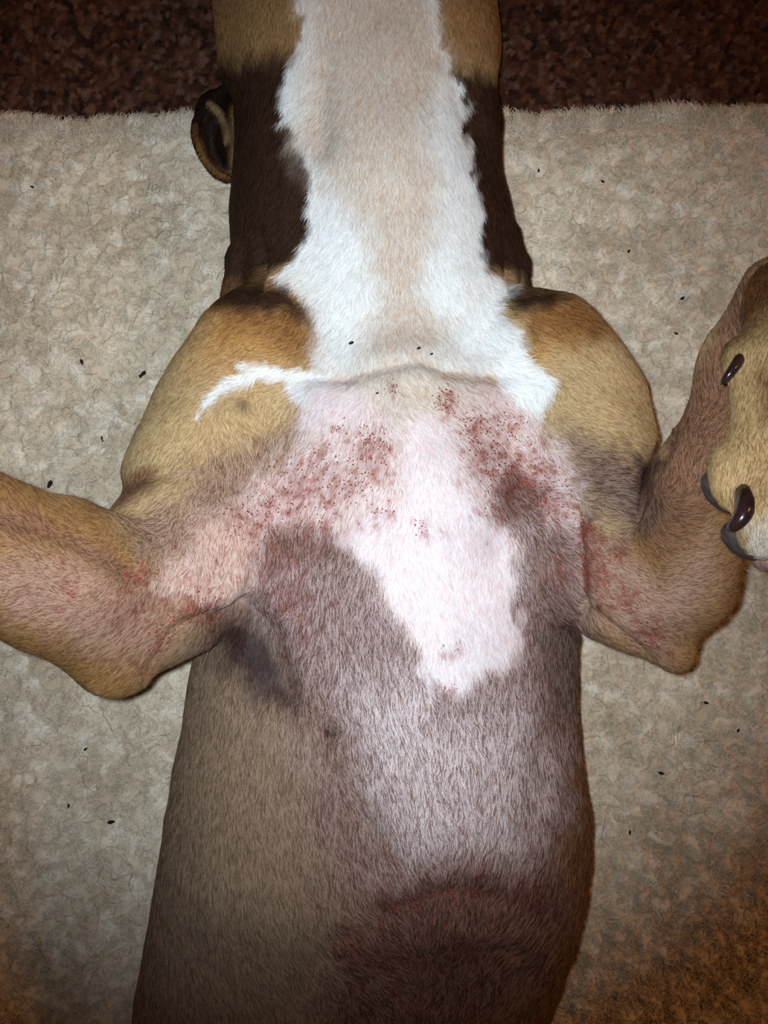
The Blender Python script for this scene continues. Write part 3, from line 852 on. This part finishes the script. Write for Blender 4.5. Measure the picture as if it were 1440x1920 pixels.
cc_ = np.where(pr.uniform(0, 1, k)[:, None] < .6, lin((136, 60, 48)), lin((112, 62, 44))) * pr.uniform(.75, 1.3, k)[:, None]
o = curves_obj('rash_crust', cr - DOGZ, cw, cc_, M_fur, parent=dog, nrm=nn); o['label'] = 'reddish brown specks of crust in the rash'
print('dog body verts', len(V), 'hairs', len(P))

# ------------------------------------------------------------------ ears
def ear(pts_fn, name, label, marks):
    V, F = pts_fn(); V = laplace(V, F, 3, .5); N = normals(V, F)
    def coat_e(P):
        px, py = to_px(P)
        k = np.tile(KEYS['dark'], (len(P), 1)); k[:, :9] *= .5  # dark brown coat, darkened further: shade on the ear put into its colour
        for line, w, key, f in marks:
            q = np.clip(sstep(w * 1.7, w * .5, line_d(px, py, line)) * (.9 + .3 * fbm(px / 14, py / 14, 2, 23)), 0, 1)[:, None]
            c = KEYS[key].copy(); c[:9] *= f
            k = k * (1 - q) + c * q
        k[:, 10] = 3.5; k[:, 11] = 1
        return k
    C = coat_e(V)
    o = mesh_obj(name, V - DOGZ, F, M_skin, parent=dog, col=C[:, :3]); o['label'] = label
    P, W, Cc, NN = grow(V, F, N, 12000, coat_e, lambda P: np.tile([-.3, -1, 0], (len(P), 1)), seed=5, rad=.00013)
    curves_obj('ear_fur', P - DOGZ, W, Cc, M_fur, parent=o, nrm=NN)
    return o
def spline(pts, n=24):
    p = np.array(pts, float); t = np.linspace(0, len(p) - 1, n); o = []
    for u in t:
        i = int(min(u, len(p) - 1.0001)); f = u - i
        a, b, c, d = p[max(i - 1, 0)], p[i], p[min(i + 1, len(p) - 1)], p[min(i + 2, len(p) - 1)]
        o.append(.5 * (2 * b + (c - a) * f + (2 * a - 5 * b + 4 * c - d) * f * f + (3 * b - a - 3 * c + d) * f ** 3))
    return np.array(o)
def rotz(a):
    c, s_ = math.cos(a), math.sin(a); return np.array([[c, -s_, 0], [s_, c, 0], [0, 0, 1]])
LRIM = [(432, 160), (402, 180), (374, 215), (366, 250), (378, 288), (402, 322), (432, 336)]
RRIM = [(905, 190), (916, 225), (924, 255), (920, 280)]
def left_ear():
    c = at(412, 252, .062); f = Field(c - .07, c + .07, .0014)
    sc = depth(c) / FPX; R = rotz(math.radians(14))
    f.ell(at(416, 250, .052), (50 * sc, 84 * sc, .020), R, k=.004)
    zs = (.060, .066, .072, .076, .078, .076, .068)
    f.chain([(at(x, y, z), 5.5 * sc) for x, y, z in spline([(a, b, c_) for (a, b), c_ in zip(LRIM, zs)])], k=.004)
    f.ell(at(424, 255, .088), (30 * sc, 62 * sc, .036), R, k=.006, op='sub')
    f.chain([(at(x, y, .079), 6.5 * sc) for x, y in spline([(394, 194), (414, 212), (424, 240), (426, 262)], 12)], k=.004)
    f.chain([(at(446, 210, .085), 16 * sc), (at(442, 300, .080), 16 * sc)], k=.01)
    return f.mesh()
def right_ear():
    c = at(900, 232, .055); f = Field(c - .07, c + .07, .0014)
    sc = depth(c) / FPX; R = rotz(math.radians(-16))
    f.ell(at(896, 236, .050), (30 * sc, 54 * sc, .018), R, k=.004)
    f.chain([(at(x, y, .066), 8 * sc) for x, y in RRIM], k=.008)
    f.ell(at(896, 240, .082), (16 * sc, 40 * sc, .026), R, k=.006, op='sub')
    return f.mesh()
ear(left_ear, 'ear', 'folded dark ear with rust brown rim and shade painted into its hollow', [([(372, 262), (384, 295), (404, 318), (430, 332)], 6, 'rust', .9), ([(366, 235), (368, 262)], 5, 'rust', .45), ([(394, 194), (414, 212), (424, 240), (426, 262)], 6, 'tandim', .6), ([(446, 200), (442, 320)], 12, 'headtan', .55)])
ear(right_ear, 'ear', 'rust brown ear edge showing past the neck', [(RRIM, 9, 'rust', .6)])

# ------------------------------------------------------------------ claws and pads
def claw(pts, r0, seg=12, ring=10, name='claw'):
    """curved tapering claw through bezier points"""
    a, b, c = [np.asarray(p, float) for p in pts]
    V, F = [], []
    for i in range(seg + 1):
        t = i / seg
        p = a * (1 - t) ** 2 + 2 * b * t * (1 - t) + c * t * t
        tg = 2 * (b - a) * (1 - t) + 2 * (c - b) * t; tg /= np.linalg.norm(tg)
        side = np.cross(tg, [0, 0, 1.0]); side /= np.linalg.norm(side) + 1e-9; up = np.cross(side, tg)
        r = r0 * (1 - .55 * t ** 1.6) * (1 if t < .93 else .62 if t < .99 else .2)
        for j in range(ring):
            q = 2 * np.pi * j / ring
            V.append(p + (side * math.cos(q) * .85 + up * math.sin(q)) * r)
    for i in range(seg):
        for j in range(ring):
            F.append((i * ring + j, i * ring + (j + 1) % ring, (i + 1) * ring + (j + 1) % ring, (i + 1) * ring + j))
    V = np.array(V); nv = len(V)
    V = np.concatenate([V, [V[:ring].mean(0)], [V[-ring:].mean(0)]])
    for j in range(0, ring, 2):
        F.append((nv, (j + 2) % ring, (j + 1) % ring, j)); b0 = seg * ring
        F.append((nv + 1, b0 + j, b0 + (j + 1) % ring, b0 + (j + 2) % ring))
    return mesh_obj(name, V - DOGZ, np.array(F), M_claw, parent=dog)
sc = depth(at(1400, 900, .44)) / FPX
c1 = claw([at(1388, 672, .424), at(1374, 694, .434), at(1352, 721, .426)], 14 * sc); c1['label'] = 'slim black dewclaw'
c2 = claw([at(1398, 925, .440), at(1404, 975, .456), at(1366, 990, .444)], 24 * sc); c2['label'] = 'thick glossy black claw'
claw([at(1470, 1010, .450), at(1472, 1060, .458), at(1462, 1090, .440)], 19 * sc)
claw([at(1540, 1020, .448), at(1546, 1070, .456), at(1536, 1100, .438)], 19 * sc)
claw([at(1612, 930, .436), at(1625, 965, .448), at(1630, 990, .436)], 18 * sc)

def pad(c, r, ang, mat=M_pad, seed=0):
    f = Field(np.asarray(c) - max(r) * 1.5, np.asarray(c) + max(r) * 1.5, max(r) / 14)
    f.ell(np.asarray(c), r, rotz(math.radians(ang)), k=.002)
    V, F = f.mesh(); V = laplace(V, F, 2)
    n = normals(V, F); V = V + n * (.0003 * fbm(V[:, 0] * 700, V[:, 1] * 700 + V[:, 2] * 500, 2, seed))[:, None]
    return mesh_obj('paw_pad', V - DOGZ, F, mat, parent=dog)
pad(at(1351, 922, .416), (24 * sc, 48 * sc, .014), 36, seed=1)
pad(at(1398, 1014, .424), (50 * sc, 30 * sc, .014), -38, seed=2)
M_pinkpad = noise_mat('pinkish_paw_pad', (120, 92, 84), (158, 124, 112), 160, rough=.6, spec=.35, bump=(700, .4, .001))
pad(at(1436, 1044, .424), (23 * sc, 30 * sc, .012), 10, M_pinkpad, seed=3)['label'] = 'pinkish grey toe pad'
pad(at(1532, 1022, .422), (42 * sc, 28 * sc, .014), 0, seed=4)
pad(at(1612, 934, .412), (28 * sc, 40 * sc, .014), -30, seed=5)

# ------------------------------------------------------------------ lint specks and shed hairs on the blanket
SPK = [(95, 908, 6), (268, 700, 5), (155, 680, 4), (262, 705, 3), (190, 822, 4), (210, 1540, 5), (160, 1405, 3), (1283, 556, 4), (1265, 628, 3), (1325, 1318, 4), (1385, 1370, 3),
       (60, 350, 3), (1010, 320, 3), (1180, 470, 3), (130, 1510, 3), (1180, 1560, 3), (1240, 1450, 4), (300, 1215, 4), (1130, 340, 3)]
for i, (x, y, r) in enumerate(SPK):
    p = at(x, y, .020); zz, _ = fleece_h(np.array([p[0]]), np.array([p[1]])); p[2] = zz[0] + .004
    rr = r * depth(p) / FPX
    f = Field(p - rr * 2.2, p + rr * 2.2, rr * .35)
    a = rng.uniform(0, 6.28); dv = np.array([math.cos(a), math.sin(a), .2]) * rr
    f.chain([(p - dv, rr * .5), (p + dv * .3, rr * .7), (p + dv + [0, 0, rr * .3], rr * .4)], k=rr * .3)
    Vv_, Ff_ = f.mesh()
    o = mesh_obj('lint_speck', Vv_ - p, Ff_, M_lint); o.location = p
    tag(o, 'tiny dark lint speck caught in the cream fleece blanket', 'lint', 'dark lint specks on the blanket')

TH = [(660, 648, 4), (782, 657, 3.2), (726, 641, 2.4), (808, 667, 2.6), (709, 742, 2.4)]
for x, y, r in TH:
    i = np.argmin((qx - x) ** 2 + (qy - y) ** 2); p = ROOTS[i] + NN_BODY[i] * .0022
    rr = r * depth(p) / FPX
    f = Field(p - rr * 2.2, p + rr * 2.2, rr * .35)
    f.chain([(p - [rr * .6, 0, 0], rr * .6), (p + [rr * .5, rr * .5, 0], rr * .7)], k=rr * .3)
    Vv_, Ff_ = f.mesh()
    o = mesh_obj('lint_speck', Vv_ - p, Ff_, M_lint); o.location = p
    tag(o, 'tiny black speck lying in the pale fur of the dog throat', 'lint', 'dark specks on the dog throat')

n = 420
x = rng.uniform(-.36, .36, n); y = rng.uniform(-.46, .30, n)
z, _ = fleece_h(x, y); a = rng.uniform(0, 2 * np.pi, n); L = rng.uniform(.008, .02, n); k = rng.normal(0, 1.2, n)
P = np.zeros((n, 6, 3)); P[:, 0] = np.c_[x, y, z + .004]
for i in range(1, 6):
    P[:, i] = P[:, i - 1] + np.c_[np.cos(a), np.sin(a), np.zeros(n)] * (L / 5)[:, None]; a = a + k * .3
curves_obj('shed_hair', P, np.full((n, 6), .00013), np.tile(lin((58, 40, 28)), (n, 1)) * rng.uniform(.5, 1.6, n)[:, None], M_shed, parent=blanket)
